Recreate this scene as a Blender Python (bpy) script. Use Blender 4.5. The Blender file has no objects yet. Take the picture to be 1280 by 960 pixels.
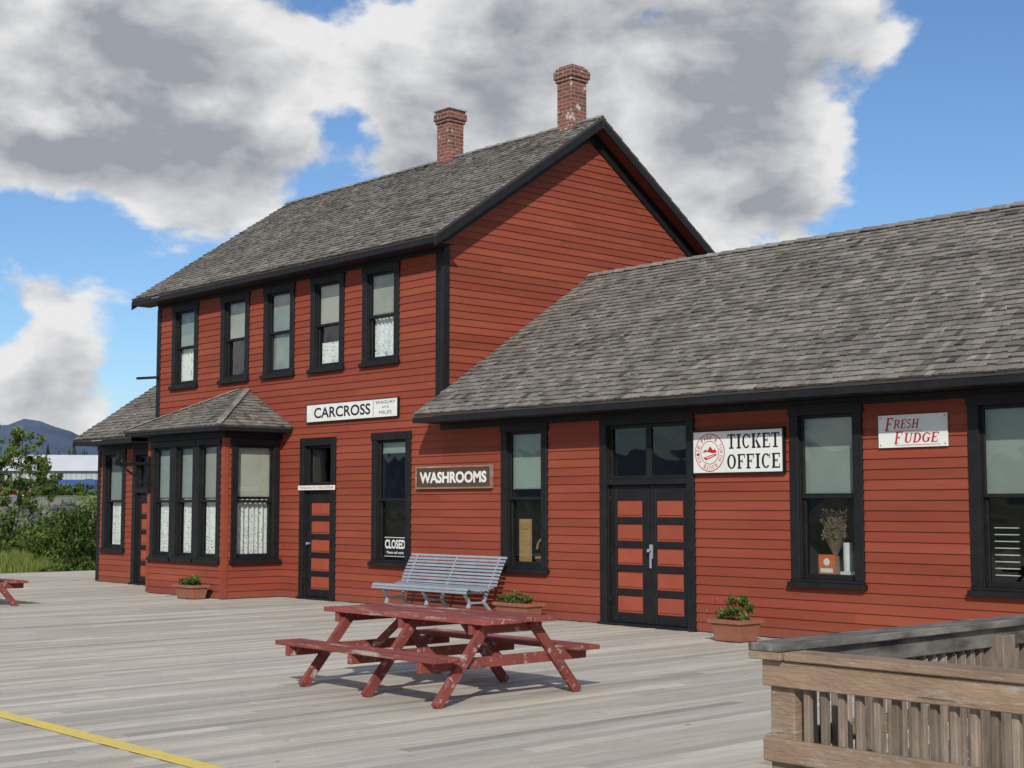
import bpy, math, random
from mathutils import Vector, Matrix
random.seed(7)
R=random.random
def U(a,b): return a+(b-a)*R()
scene=bpy.context.scene
scene.view_settings.view_transform='Standard'
scene.view_settings.look='None'
scene.view_settings.exposure=0
col=scene.collection

# ---------------------------------------------------------------- materials
def new_mat(name):
    m=bpy.data.materials.new(name); m.use_nodes=True
    nt=m.node_tree; nt.nodes.clear()
    out=nt.nodes.new('ShaderNodeOutputMaterial')
    return m,nt,out
def N(nt,t,**k):
    n=nt.nodes.new(t)
    for a,b in k.items(): setattr(n,a,b)
    return n
def ramp(nt,src,p0,p1,c0=(0,0,0,1),c1=(1,1,1,1)):
    r=N(nt,'ShaderNodeValToRGB'); r.color_ramp.elements[0].position=p0; r.color_ramp.elements[1].position=p1
    r.color_ramp.elements[0].color=c0; r.color_ramp.elements[1].color=c1
    nt.links.new(src,r.inputs[0]); return r.outputs[0]
def mixc(nt,fac,a,b,mode='MIX'):
    m=N(nt,'ShaderNodeMix',data_type='RGBA',blend_type=mode)
    def s(sock,v):
        if isinstance(v,(tuple,list)): sock.default_value=(v[0],v[1],v[2],1)
        elif isinstance(v,(int,float)): sock.default_value=v
        else: nt.links.new(v,sock)
    s(m.inputs[0],fac); s(m.inputs[6],a); s(m.inputs[7],b)
    return m.outputs[2]
def mathn(nt,op,a,b=None,c=None):
    m_=N(nt,'ShaderNodeMath',operation=op)
    for i,x in enumerate((a,b,c)):
        if x is None: continue
        if isinstance(x,(int,float)): m_.inputs[i].default_value=x
        else: nt.links.new(x,m_.inputs[i])
    return m_.outputs[0]
def noise(nt,vec,scale,detail=4,rough=.55):
    n=N(nt,'ShaderNodeTexNoise'); n.inputs['Scale'].default_value=scale; n.inputs['Detail'].default_value=detail
    n.inputs['Roughness'].default_value=rough; nt.links.new(vec,n.inputs['Vector']); return n.outputs[0]
def mapping(nt,scale):
    tc=N(nt,'ShaderNodeTexCoord'); mp=N(nt,'ShaderNodeMapping'); mp.inputs['Scale'].default_value=scale
    nt.links.new(tc.outputs['Object'],mp.inputs[0]); return mp.outputs[0]
def mat(name,c1,c2=None,scale=3,stretch=(1,1,1),rough=.7,bump=.1,bscale=None,spec=.3,peel=None,peel_t=(.62,.66),peel_scale=(2,14,14),metal=0,detail=5,speck=None,speck_t=(.70,.73),speck_scale=(6,6,10),low=None,holes=None):
    m,nt,out=new_mat(name)
    b=N(nt,'ShaderNodeBsdfPrincipled'); nt.links.new(b.outputs[0],out.inputs[0])
    v=mapping(nt,stretch)
    n1=noise(nt,v,scale,detail)
    c=mixc(nt,ramp(nt,n1,.3,.7),c1,c2 or tuple(x*.75 for x in c1))
    if peel:
        v2=mapping(nt,peel_scale); n2=noise(nt,v2,1.0,6,.7)
        c=mixc(nt,ramp(nt,n2,*peel_t),c,peel)
    if speck:
        v3=mapping(nt,speck_scale); n4=noise(nt,v3,1.0,3,.6)
        c=mixc(nt,ramp(nt,n4,*speck_t),c,speck)
    if low:
        tc=N(nt,'ShaderNodeTexCoord'); sp=N(nt,'ShaderNodeSeparateXYZ'); nt.links.new(tc.outputs['Object'],sp.inputs[0])
        h=mathn(nt,'MULTIPLY_ADD',n1,low[1],sp.outputs[2])
        mr=N(nt,'ShaderNodeMapRange'); mr.inputs['From Min'].default_value=low[1]*.5; mr.inputs['From Max'].default_value=low[1]*.5+low[0]; mr.inputs['To Min'].default_value=.55; mr.inputs['To Max'].default_value=0
        nt.links.new(h,mr.inputs['Value']); c=mixc(nt,mr.outputs[0],c,low[2])
    at=N(nt,'ShaderNodeAttribute',attribute_name='tint')
    c=mixc(nt,1.0,c,at.outputs['Color'],'MULTIPLY')
    nt.links.new(c,b.inputs['Base Color'])
    b.inputs['Roughness'].default_value=rough; b.inputs['Specular IOR Level'].default_value=spec
    b.inputs['Metallic'].default_value=metal
    if holes:
        nh=noise(nt,mapping(nt,(1,1,1)),holes,2,.5)
        nt.links.new(ramp(nt,nh,.60,.66,(1,1,1,1),(.25,.25,.25,1)),b.inputs['Alpha'])
    if bump:
        n3=noise(nt,v,bscale or scale*4,4)
        bp=N(nt,'ShaderNodeBump'); bp.inputs['Strength'].default_value=bump; bp.inputs['Distance'].default_value=.02
        nt.links.new(n3,bp.inputs['Height']); nt.links.new(bp.outputs[0],b.inputs['Normal'])
    return m
M={}
M['red']=mat('red_clapboard_paint',(.285,.066,.036),(.235,.050,.028),scale=1.3,stretch=(.5,.5,3),rough=.65,bump=.18,bscale=14,spec=.2,peel=(.175,.042,.028),peel_t=(.58,.76),peel_scale=(1.2,1.2,22),speck=(.48,.38,.33),speck_t=(.745,.77),speck_scale=(7,7,16),low=(.25,.3,(.17,.07,.05)))
M['redpanel']=mat('red_panel_paint',(.34,.078,.042),(.29,.06,.034),scale=3,rough=.6)
M['black']=mat('black_trim_paint',(.010,.010,.011),(.017,.017,.018),scale=6,rough=.5,bump=.15,spec=.22,peel=(.06,.055,.05),peel_t=(.68,.76),peel_scale=(9,9,3))
M['shingle']=mat('weathered_cedar_shingle',(.245,.226,.200),(.165,.152,.138),scale=.9,stretch=(1,1,1),rough=.92,bump=.7,bscale=24,spec=.08,peel=(.105,.096,.088),peel_t=(.54,.74),peel_scale=(11,2.2,2.2),speck=(.33,.315,.29),speck_t=(.60,.75),speck_scale=(14,2.5,2.5))
M['roofwood']=mat('roof_edge_wood',(.06,.05,.045),rough=.9)
M['deck']=mat('weathered_deck_wood',(.56,.525,.465),(.44,.41,.36),scale=1.6,stretch=(7,.7,1),rough=.88,bump=.5,bscale=9,spec=.15,peel=(.28,.255,.22),peel_t=(.56,.80),peel_scale=(26,.9,1),speck=(.20,.18,.155),speck_t=(.67,.75),speck_scale=(9,5,1))
M['yellow']=mat('yellow_line_paint',(.80,.60,.10),(.68,.53,.16),scale=5,rough=.7,peel=(.48,.43,.33),peel_t=(.57,.64),peel_scale=(6,20,1))
M['white']=mat('white_sign_paint',(.78,.78,.75),(.68,.68,.64),scale=3,rough=.5,bump=.03,peel=(.5,.48,.43),peel_t=(.68,.78),peel_scale=(4,4,6))
M['ink']=mat('black_lettering',(.012,.012,.012),rough=.5,bump=0)
M['redink']=mat('red_lettering',(.50,.02,.025),rough=.5,bump=0)
M['brownsign']=mat('brown_sign_board',(.10,.055,.035),(.075,.04,.028),scale=4,rough=.6)
M['tablered']=mat('picnic_table_red_paint',(.25,.062,.050),(.19,.048,.038),scale=4,rough=.7,bump=.35,peel=(.40,.33,.29),peel_t=(.56,.66),peel_scale=(1.8,12,12),speck=(.12,.035,.03),speck_t=(.62,.70),speck_scale=(3,9,9))
M['steel']=mat('grey_bench_paint',(.30,.33,.37),(.24,.27,.31),scale=6,rough=.5,bump=.05,spec=.4)
M['terra']=mat('planter_stained_wood',(.30,.12,.075),(.22,.09,.055),scale=4,stretch=(1,1,5),rough=.75,bump=.2)
M['soil']=mat('soil',(.04,.03,.02),scale=20,rough=1,bump=.5)
M['rail']=mat('railing_brown_stain',(.32,.22,.15),(.21,.145,.10),scale=3,stretch=(1.2,1.2,6),rough=.88,bump=.5,bscale=12,peel=(.36,.32,.27),peel_t=(.54,.68),peel_scale=(3,3,16),speck=(.10,.075,.055),speck_t=(.66,.72),speck_scale=(2.5,2.5,30))
M['railgrey']=mat('railing_weathered_cap',(.26,.24,.21),(.05,.045,.042),scale=3,stretch=(6,1.0,3),rough=.85,bump=.4,bscale=10)
M['baluster']=mat('baluster_wood',(.26,.205,.16),(.14,.11,.085),scale=6,stretch=(3,3,.7),rough=.85,bump=.3)
M['blind']=mat('roller_blind',(.32,.37,.33),(.28,.32,.29),scale=2,rough=.9,bump=0)
M['blindbeige']=mat('roller_blind_beige',(.44,.43,.37),(.38,.37,.32),scale=2,rough=.9,bump=0)
M['lace']=mat('lace_curtain',(.82,.82,.80),(.62,.62,.61),scale=26,rough=.9,bump=.2,detail=2,holes=34)
M['interior']=mat('interior_wall',(.10,.085,.07),scale=1,rough=.9,bump=0)
M['wood']=mat('light_wood',(.45,.27,.12),(.35,.2,.09),scale=4,stretch=(1,1,6),rough=.6)
M['wicker']=mat('wicker',(.42,.26,.10),(.25,.15,.06),scale=30,rough=.8)
M['orange']=mat('orange_card',(.62,.13,.03),rough=.6,bump=0)
M['metal']=mat('white_sheet_metal',(.70,.72,.73),(.62,.64,.66),scale=.4,rough=.5,bump=0)
M['metalwall']=mat('grey_sheet_wall',(.42,.45,.47),scale=.4,rough=.6,bump=0)
M['blue']=mat('blue_vehicle_paint',(.03,.08,.26),(.02,.06,.22),scale=1,rough=.35,bump=0,spec=.5)
M['carred']=mat('dark_red_vehicle_paint',(.20,.03,.03),scale=1,rough=.3,bump=0,spec=.5)
M['vglass']=mat('vehicle_glass',(.02,.025,.03),rough=.08,bump=0,spec=.8)
M['tyre']=mat('tyre_rubber',(.02,.02,.02),rough=.9,bump=0)
M['bark']=mat('bark',(.20,.17,.14),(.11,.09,.07),scale=8,stretch=(3,3,1),rough=.95,bump=.5)
M['ground']=mat('gravel_ground',(.24,.22,.19),(.17,.16,.135),scale=.6,rough=.95,bump=.5,bscale=9,peel=(.09,.13,.04),peel_t=(.48,.56),peel_scale=(.12,.12,.12))
M['hill']=mat('hazed_forest_hill',(.085,.12,.19),(.060,.088,.14),scale=.009,stretch=(1,1,3),rough=1,bump=0)  # bluish base colour has the distance haze painted into it
M['paper']=mat('white_paper',(.7,.7,.68),rough=.7,bump=0)
M['darkstalk']=mat('dried_flowers',(.20,.14,.10),scale=10,rough=1,bump=0)
M['flower']=mat('red_flowers',(.5,.05,.04),rough=.6,bump=0)
def leafmat(name,c,tr=.35):
    m,nt,out=new_mat(name)
    at=N(nt,'ShaderNodeAttribute',attribute_name='tint')
    cc=mixc(nt,1.0,c,at.outputs['Color'],'MULTIPLY')
    d=N(nt,'ShaderNodeBsdfDiffuse'); t=N(nt,'ShaderNodeBsdfTranslucent'); mx=N(nt,'ShaderNodeMixShader'); mx.inputs[0].default_value=tr
    nt.links.new(cc,d.inputs[0]); nt.links.new(cc,t.inputs[0])
    nt.links.new(d.outputs[0],mx.inputs[1]); nt.links.new(t.outputs[0],mx.inputs[2]); nt.links.new(mx.outputs[0],out.inputs[0])
    return m
M['leaf']=leafmat('leaves',(.12,.175,.05)); M['leafd']=leafmat('dark_leaves',(.08,.12,.04)); M['grass']=leafmat('grass_blades',(.16,.21,.055))
M['spruce']=leafmat('spruce_needles',(.035,.06,.035),.1)
m,nt,out=new_mat('window_glass')
tr=N(nt,'ShaderNodeBsdfTransparent'); tr.inputs[0].default_value=(.86,.91,.89,1)
gl=N(nt,'ShaderNodeBsdfGlossy'); gl.inputs['Roughness'].default_value=.015
ge=N(nt,'ShaderNodeNewGeometry'); dp=N(nt,'ShaderNodeVectorMath',operation='DOT_PRODUCT'); nt.links.new(ge.outputs['Normal'],dp.inputs[0]); nt.links.new(ge.outputs['Incoming'],dp.inputs[1])
f_=mathn(nt,'POWER',mathn(nt,'SUBTRACT',1.0,mathn(nt,'ABSOLUTE',dp.outputs['Value'])),3.5)
f_=mathn(nt,'MULTIPLY_ADD',f_,.8,.08)
v=mapping(nt,(1,1,1)); n3=noise(nt,v,2.2,1); bp=N(nt,'ShaderNodeBump'); bp.inputs['Strength'].default_value=.15; bp.inputs['Distance'].default_value=.03
nt.links.new(n3,bp.inputs['Height']); nt.links.new(bp.outputs[0],gl.inputs['Normal'])
mx=N(nt,'ShaderNodeMixShader'); nt.links.new(f_,mx.inputs[0]); nt.links.new(tr.outputs[0],mx.inputs[1]); nt.links.new(gl.outputs[0],mx.inputs[2])
nt.links.new(mx.outputs[0],out.inputs[0]); M['glass']=m
m,nt,out=new_mat('chimney_brick')
b=N(nt,'ShaderNodeBsdfPrincipled'); nt.links.new(b.outputs[0],out.inputs[0])
tc=N(nt,'ShaderNodeTexCoord'); sp=N(nt,'ShaderNodeSeparateXYZ'); nt.links.new(tc.outputs['Object'],sp.inputs[0])
ad=mathn(nt,'ADD',sp.outputs[0],sp.outputs[1])
cb=N(nt,'ShaderNodeCombineXYZ'); nt.links.new(ad,cb.inputs[0]); nt.links.new(sp.outputs[2],cb.inputs[1])
br=N(nt,'ShaderNodeTexBrick'); nt.links.new(cb.outputs[0],br.inputs[0])
br.inputs['Color1'].default_value=(.25,.075,.05,1); br.inputs['Color2'].default_value=(.13,.045,.035,1); br.inputs['Mortar'].default_value=(.24,.20,.17,1)
br.inputs['Scale'].default_value=1; br.inputs['Brick Width'].default_value=.21; br.inputs['Row Height'].default_value=.072; br.inputs['Mortar Size'].default_value=.008
nn=noise(nt,tc.outputs['Object'],7,5); cc=mixc(nt,ramp(nt,nn,.60,.66),br.outputs[0],(.50,.44,.40))
nt.links.new(cc,b.inputs['Base Color']); b.inputs['Roughness'].default_value=.9; M['brick']=m

# ---------------------------------------------------------------- mesh builder
class MB:
    def __init__(s,mats): s.v=[];s.f=[];s.t=[];s.mi=[];s.mats=mats if isinstance(mats,list) else [mats]
    def face(s,pts,t=1.0,mi=0):
        n=len(s.v); s.v+= [tuple(p) for p in pts]; s.f.append(tuple(range(n,n+len(pts)))); s.t.append(t); s.mi.append(mi)
    def hexa(s,P,t=1.0,mi=0):
        n=len(s.v); s.v+=[tuple(p) for p in P]
        for f in ((0,3,2,1),(4,5,6,7),(0,1,5,4),(1,2,6,5),(2,3,7,6),(3,0,4,7)):
            s.f.append(tuple(n+i for i in f)); s.t.append(t); s.mi.append(mi)
    def box(s,x0,x1,y0,y1,z0,z1,t=1.0,mi=0):
        s.hexa([(x0,y0,z0),(x1,y0,z0),(x1,y1,z0),(x0,y1,z0),(x0,y0,z1),(x1,y0,z1),(x1,y1,z1),(x0,y1,z1)],t,mi)
    def tbox(s,T,a0,a1,o0,o1,z0,z1,t=1.0,mi=0):
        s.hexa([T(a0,o0,z0),T(a1,o0,z0),T(a1,o1,z0),T(a0,o1,z0),T(a0,o0,z1),T(a1,o0,z1),T(a1,o1,z1),T(a0,o1,z1)],t,mi)
    def beam(s,p0,p1,w,h,up=(0,0,1),t=1.0,mi=0):
        p0=Vector(p0);p1=Vector(p1); d=(p1-p0).normalized(); u=Vector(up)
        a=d.cross(u).normalized(); b=a.cross(d).normalized(); a=a*w/2;b=b*h/2
        s.hexa([p0-a-b,p0+a-b,p0+a+b,p0-a+b,p1-a-b,p1+a-b,p1+a+b,p1-a+b],t,mi)
    def cyl(s,p0,p1,r0,r1,n=10,t=1.0,mi=0):
        p0=Vector(p0);p1=Vector(p1); d=(p1-p0).normalized(); u=Vector((0,0,1)) if abs(d.z)<.9 else Vector((1,0,0))
        a=d.cross(u).normalized(); b=a.cross(d)
        k=len(s.v)
        for p,r in((p0,r0),(p1,r1)):
            for i in range(n):
                q=2*math.pi*i/n; s.v.append(tuple(p+a*r*math.cos(q)+b*r*math.sin(q)))
        for i in range(n):
            j=(i+1)%n; s.f.append((k+i,k+j,k+n+j,k+n+i)); s.t.append(t); s.mi.append(mi)
        s.f.append(tuple(k+i for i in range(n))[::-1]); s.t.append(t); s.mi.append(mi)
        s.f.append(tuple(k+n+i for i in range(n))); s.t.append(t); s.mi.append(mi)
    def prism(s,pts,vec,t=1.0,mi=0):
        n=len(pts); k=len(s.v); vec=Vector(vec)
        s.v+=[tuple(p) for p in pts]+[tuple(Vector(p)+vec) for p in pts]
        s.f.append(tuple(range(k,k+n))[::-1]); s.f.append(tuple(range(k+n,k+2*n)))
        for i in range(n):
            j=(i+1)%n; s.f.append((k+i,k+j,k+n+j,k+n+i))
        s.t+=[t]*(n+2); s.mi+=[mi]*(n+2)
    def obj(s,name,parent=None,bevel=0,smooth=False,loc=None):
        me=bpy.data.meshes.new(name); me.from_pydata(s.v,[],s.f)
        for m in s.mats: me.materials.append(m)
        me.polygons.foreach_set('material_index',s.mi)
        ca=me.color_attributes.new('tint','FLOAT_COLOR','CORNER')
        buf=[]
        for f,t in zip(s.f,s.t):
            c=(t,t,t,1.0) if not isinstance(t,tuple) else (t[0],t[1],t[2],1.0)
            buf.extend(c*len(f))
        ca.data.foreach_set('color',buf)
        if smooth: me.polygons.foreach_set('use_smooth',[True]*len(s.f))
        me.update()
        o=bpy.data.objects.new(name,me); col.objects.link(o)
        if parent: o.parent=parent
        if loc: o.location=loc
        if bevel:
            b=o.modifiers.new('bevel','BEVEL'); b.width=bevel; b.segments=1; b.limit_method='ANGLE'
        return o
def empty(name,loc=(0,0,0)):
    e=bpy.data.objects.new(name,None); e.location=loc; e.empty_display_size=.3; col.objects.link(e); return e
def Tf(pos): return lambda a,o,z:(a,pos-o,z)
def Tr(pos): return lambda a,o,z:(pos+o,a,z)
def Tl(pos): return lambda a,o,z:(pos-o,a,z)

# ---------------------------------------------------------------- clapboards
def clap(mb,T,lim,z0,z1,ops=(),e=.122):
    z=z0
    while z<z1-1e-4:
        zt=min(z+e,z1)
        bl,brr=lim(z); tl,trr=lim(zt)
        if trr-tl<.02 : break
        def piece(a0,a1,c0,c1,zb,zz,tt):
            ob=.022-.017*(zb-z)/e; ot=.022-.017*(zz-z)/e
            mb.face([T(a0,ob,zb),T(a1,ob,zb),T(c1,ot,zz),T(c0,ot,zz)],tt)
            mb.face([T(a0,0,zb),T(a1,0,zb),T(a1,ob,zb),T(a0,ob,zb)],tt)
        act=sorted([o for o in ops if o[2]<zt and o[3]>z and o[0]>bl-.4 and o[1]<brr+.4])
        spans=[]; c=bl; ct=tl
        for o in act:
            if o[0]>c: spans.append((c,o[0],ct,o[0]))
            tt=U(.9,1.06)
            if o[2]>z: piece(o[0],o[1],o[0],o[1],z,min(o[2],zt),tt)
            if o[3]<zt: piece(o[0],o[1],o[0],o[1],o[3],zt,tt)
            c=o[1];ct=o[1]
        spans.append((c,brr,ct,trr))
        for (a,b_,c_,d_) in spans:
            if b_-a<.01: continue
            cuts=[]; p=a+U(1.2,4.5)
            while p<b_-.4:
                cuts.append(p); p+=U(2.4,4.8)
            L=[a]+cuts; Rr=cuts+[b_]
            for i,(q,r) in enumerate(zip(L,Rr)):
                tv=U(.86,1.09); piece(q,r,q if i else c_, r if i<len(L)-1 else d_, z,zt,(tv,tv*U(.95,1.08),tv*U(.95,1.08)))
        z+=e

# ---------------------------------------------------------------- shingles
def shingles(mb,O,A,Uv,L,lim,e=.135,w=(.075,.18)):
    O=Vector(O);A=Vector(A).normalized();Uv=Vector(Uv).normalized();Nn=A.cross(Uv).normalized()
    if Nn.z<0: Nn=-Nn
    rows=int(math.ceil(L/e))
    for k in range(rows):
        u=k*e; ut=min(u+e*1.12,L); rt=U(.93,1.05)
        l,r=lim(u); lt,rtt=lim(ut)
        a=l-U(0,.1)
        while a<r:
            b=a+U(*w); aa=max(a,l); bb=min(b,r)-.004
            if bb-aa>.012:
                a2=max(aa,lt); b2=min(bb,rtt)
                if b2<a2: a2=b2=(a2+b2)/2
                j=U(-.018,.012) if k else U(-.008,.006)
                h=U(.015,.030)
                tt=U(.72,1.20)*rt
                if R()<.05: tt*=.55
                if R()<.04: tt*=1.25
                c=(tt*U(.98,1.05),tt,tt*U(.94,1.04))
                p=lambda s_,q_,h_: O+A*s_+Uv*q_+Nn*h_
                hl=h+U(-.004,.006)
                v0=p(aa,u+j,hl);v1=p(bb,u+j+U(-.004,.004),h);v2=p(b2,ut,.003);v3=p(a2,ut,.003)
                mb.face([v0,v1,v2,v3],c)
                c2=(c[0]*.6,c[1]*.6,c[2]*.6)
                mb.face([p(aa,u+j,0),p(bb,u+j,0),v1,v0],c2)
                mb.face([p(aa,u+j,0),v0,v3],c); mb.face([p(bb,u+j,0),v2,v1],c)
            a=b

# ================================================================= STATION
st=empty('train_station_building')
wall=MB(M['red']); trim=MB(M['black']); glass=MB(M['glass']); blinds=MB([M['blind'],M['blindbeige']]); lace=MB(M['lace'])
XL=-9.3; XR=19.0; XLL=-11.85; D=6.78; YR=3.39
EM=5.95; RM=8.55; OVM=.45
EW=3.08; RW=5.73; OVW=.6
F=Tf(0)

def window(T,a0,a1,z0,z1,upper=None,lower=None,cas=.13,mid=.5,sill=.10):
    trim.tbox(T,a0,a0+cas,0,.045,z0+sill,z1-cas); trim.tbox(T,a1-cas,a1,0,.045,z0+sill,z1-cas)
    trim.tbox(T,a0-.015,a1+.015,0,.052,z1-cas,z1); trim.tbox(T,a0-.03,a1+.03,0,.095,z0,z0+sill*.65)
    trim.tbox(T,a0,a1,0,.06,z0+sill*.65+.001,z0+sill)
    i0,i1,j0,j1=a0+cas,a1-cas,z0+sill,z1-cas
    for (p,q) in ((i0-.02,i0),(i1,i1+.02)): trim.tbox(T,p,q,-.16,-.001,j0,j1)
    trim.tbox(T,i0,i1,-.16,-.001,j1,j1+.02); trim.tbox(T,i0,i1,-.16,-.001,j0-.02,j0)
    zm=j0+(j1-j0)*mid; s=.045
    for (u0,u1,o) in ((zm-.02,j1,-.015),(j0,zm+.02,-.05)):
        trim.tbox(T,i0,i0+s,o-.03,o,u0,u1); trim.tbox(T,i1-s,i1,o-.03,o,u0,u1)
        trim.tbox(T,i0+s,i1-s,o-.03,o,u1-s,u1); trim.tbox(T,i0+s,i1-s,o-.03,o,u0,u0+s*(1.5 if o<-.04 else 1))
        g=o-.015
        glass.face([T(i0+s,g,u0+s),T(i1-s,g,u0+s),T(i1-s,g,u1-s),T(i0+s,g,u1-s)])
    if upper is not None:
        mi,drop=upper; zb=j1-(j1-j0)*drop
        blinds.face([T(i0+.01,-.10,zb),T(i1-.01,-.10,zb),T(i1-.01,-.10,j1),T(i0+.01,-.10,j1)],U(.85,1.1),mi)
        blinds.tbox(T,i0+.01,i1-.01,-.105,-.09,zb-.02,zb,.7,mi)
    if lower is not None:
        f0,f1,g0,g1=lower
        c0=i0+(i1-i0)*f0;c1=i0+(i1-i0)*f1;h0=j0+(j1-j0)*g0;h1=j0+(j1-j0)*g1
        n=34; ph=U(0,6)
        for i in range(n):
            def P(k,z):
                x=c0+(c1-c0)*k/n; return T(x,-.135+.022*math.sin(k*1.25+ph)+.009*math.sin(k*2.9),z+(.012*math.sin(k*1.5) if z==h0 else 0))
            lace.face([P(i,h0),P(i+1,h0),P(i+1,h1),P(i,h1)],.94+.06*math.sin(i*1.25+ph))
    return (a0+.06,a1-.06,z0+.04,z1-.06)

ops=[]
uw=[(-8.18,(0,.5),(0,.75,0,.55)),(-6.27,(1,.50),None),(-4.73,(0,.97),None),(-3.18,(1,.48),(.05,.95,0,.30)),(-1.61,(1,.45),(.03,.97,0,.64))]
for i,(c,up,lo) in enumerate(uw): ops.append(window(F,c-.51,c+.51,4.02,5.75,up,lo))
ops.append(window(F,-1.81,-.76,.65,2.88,(0,.10),None))
ops.append(window(F,1.46,2.48,.65,2.90,(0,.42),None))
ops.append(window(F,6.86,7.92,.65,2.90,(0,.47),None))
ops.append(window(F,9.32,10.40,.65,2.90,(0,.50),None))
for c in (12.6,15.2,17.4): ops.append(window(F,c-.52,c+.52,.65,2.90,(0,.5),None))
ops.append(window(F,-11.62,-10.60,.65,2.88,(0,.5),(.05,.95,0,.5)))
redp=MB(M['redpanel']); brass=MB(M['steel'])
def door(a0,a1,leaves,ztop,zleaf,ztr0,ztr1,cas=.13):
    T=F
    trim.tbox(T,a0,a0+cas,0,.05,0.0,ztop); trim.tbox(T,a1-cas,a1,0,.05,0.0,ztop); trim.tbox(T,a0+cas,a1-cas,0,.047,ztr1,ztop)
    trim.tbox(T,a0+cas,a1-cas,-.1,.04,zleaf,ztr0); trim.tbox(T,a0-.02,a1+.02,-.1,.09,0.002,.035)
    i0,i1=a0+cas,a1-cas
    for (p,q) in ((i0-.02,i0),(i1,i1+.02)): trim.tbox(T,p,q,-.2,-.001,0.01,ztr1)
    w=(i1-i0)/leaves
    for l in range(leaves):
        p=i0+l*w; q=p+w
        s=.05
        trim.tbox(T,p,p+s,-.08,-.03,ztr0,ztr1);trim.tbox(T,q-s,q,-.08,-.03,ztr0,ztr1);trim.tbox(T,p+s,q-s,-.08,-.03,ztr0,ztr0+s);trim.tbox(T,p+s,q-s,-.08,-.03,ztr1-s,ztr1)
        glass.face([T(p+s,-.055,ztr0+s),T(q-s,-.055,ztr0+s),T(q-s,-.055,ztr1-s),T(p+s,-.055,ztr1-s)])
        p+=.006;q-=.006; st_=.12
        trim.tbox(T,p,p+st_,-.08,-.03,.04,zleaf-.005);trim.tbox(T,q-st_,q,-.08,-.03,.04,zleaf-.005)
        rows=5; z0=.17; H=(zleaf-.12-z0)/rows
        trim.tbox(T,p+st_,q-st_,-.08,-.03,.04,z0)
        for r in range(rows):
            za=z0+r*H; zb=za+H-.09
            redp.tbox(T,p+st_,q-st_,-.075,-.052,za,zb,U(.92,1.05))
            redp.tbox(T,p+st_+.03,q-st_-.03,-.052,-.040,za+.03,zb-.03,U(.92,1.05))
            trim.tbox(T,p+st_,q-st_,-.08,-.03,zb,za+H if r<rows-1 else zleaf-.005)
    return (a0+.06,a1-.06,-1,ztop-.04)
ops.append(door(3.56,5.30,2,2.92,1.94,2.02,2.78))
ops.append(door(-3.96,-2.87,1,2.86,1.92,2.02,2.72))
ops.append(door(-10.25,-9.36,1,2.86,1.92,2.02,2.72))
brass.tbox(F,4.45,4.50,-.03,-.012,.93,1.12); brass.cyl(F(4.475,-.01,1.04),F(4.475,.045,1.04),.014,.024,10); brass.tbox(F,4.46,4.49,-.012,.0,.80,.93)
brass.cyl(F(-3.72,-.03,.98),F(-3.72,.04,.98),.016,.026,10)
for zz in (.3,1.0,1.7):
    for xx in (3.70,5.155,-3.01): trim.tbox(F,xx-.02,xx+.02,-.03,-.018,zz,zz+.09)

bayop=(-7.3,-4.65,-1,3.0)
clap(wall,F,lambda z:(XL,0.0),0.01,5.84,ops+[bayop])
clap(wall,F,lambda z:(0.0,XR),0.01,3.02,[o for o in ops if o[0]>0])
clap(wall,F,lambda z:(XLL,XL-.002),0.01,3.02,[o for o in ops if o[1]<XL])
def gl_lim(z):
    lo=0.0; hi=D
    if z>5.9:
        k=(z-5.9)/(RM-.1-5.9); k=min(1,k); lo=YR*k; hi=D-YR*k
    return (lo,hi)
clap(wall,Tr(0.0),gl_lim,3.0,RM-.12)
clap(wall,Tl(XL),gl_lim,3.0,RM-.12)
def gw_lim(z):
    lo=0.0; hi=D
    if z>3.1:
        k=min(1,(z-3.1)/(RW-.1-3.1)); lo=YR*k; hi=D-YR*k
    return (lo,hi)
clap(wall,Tl(XLL),gw_lim,.01,RW-.12)
clap(wall,Tr(XR),gw_lim,.01,RW-.12)
wall.box(XLL+.01,XR-.01,D-.05,D,0,3.0); wall.box(XL+.01,-.01,D-.051,D+.001,3.0,5.9)

# bay
BX0,BX1,BY=-7.35,-4.6,-1.2
FB=Tf(BY); bops=[]
bw=(BX1-BX0-.24)/3
for i in range(3):
    a=BX0+.12+i*bw; bops.append(window(FB,a+.002,a+bw-.002,.62,2.86,(0 if i!=2 else 1,.46) ,(.04,.96,0,.56),cas=.11))
clap(wall,FB,lambda z:(BX0,BX1),.01,2.98,bops)
rb=[window(Tr(BX1),BY+.12,-.08,.62,2.86,(1,.45),(.04,.96,0,.52),cas=.12)]
clap(wall,Tr(BX1),lambda z:(BY,0.0),.01,2.98,rb)
lb=[window(Tl(BX0),BY+.12,-.08,.62,2.86,(0,.5),(.04,.96,0,.5),cas=.12)]
clap(wall,Tl(BX0),lambda z:(BY,0.0),.01,2.98,lb)
trim.box(BX0-.03,BX1+.03,BY-.04,-.01,2.863,2.975)
wall.box(BX1-.06,BX1+.028,BY-.028,BY+.06,.01,2.86); wall.box(BX0-.028,BX0+.06,BY-.028,BY+.06,.01,2.86)
be=3.06; run=1.58; rise=.8; bl=math.hypot(run,rise); c_,s_=run/bl,rise/bl
EX0,EX1,EY=BX0-.38,BX1+.38,BY-.38
trim.box(EX0+.02,EX1-.02,EY+.02,-.03,2.975,3.035)
shn=MB(M['shingle'])
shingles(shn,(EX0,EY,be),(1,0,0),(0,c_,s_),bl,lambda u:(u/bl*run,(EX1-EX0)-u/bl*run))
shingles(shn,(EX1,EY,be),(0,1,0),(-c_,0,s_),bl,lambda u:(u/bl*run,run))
shingles(shn,(EX0,0,be),(0,-1,0),(c_,0,s_),bl,lambda u:(0,run-u/bl*run))
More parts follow.
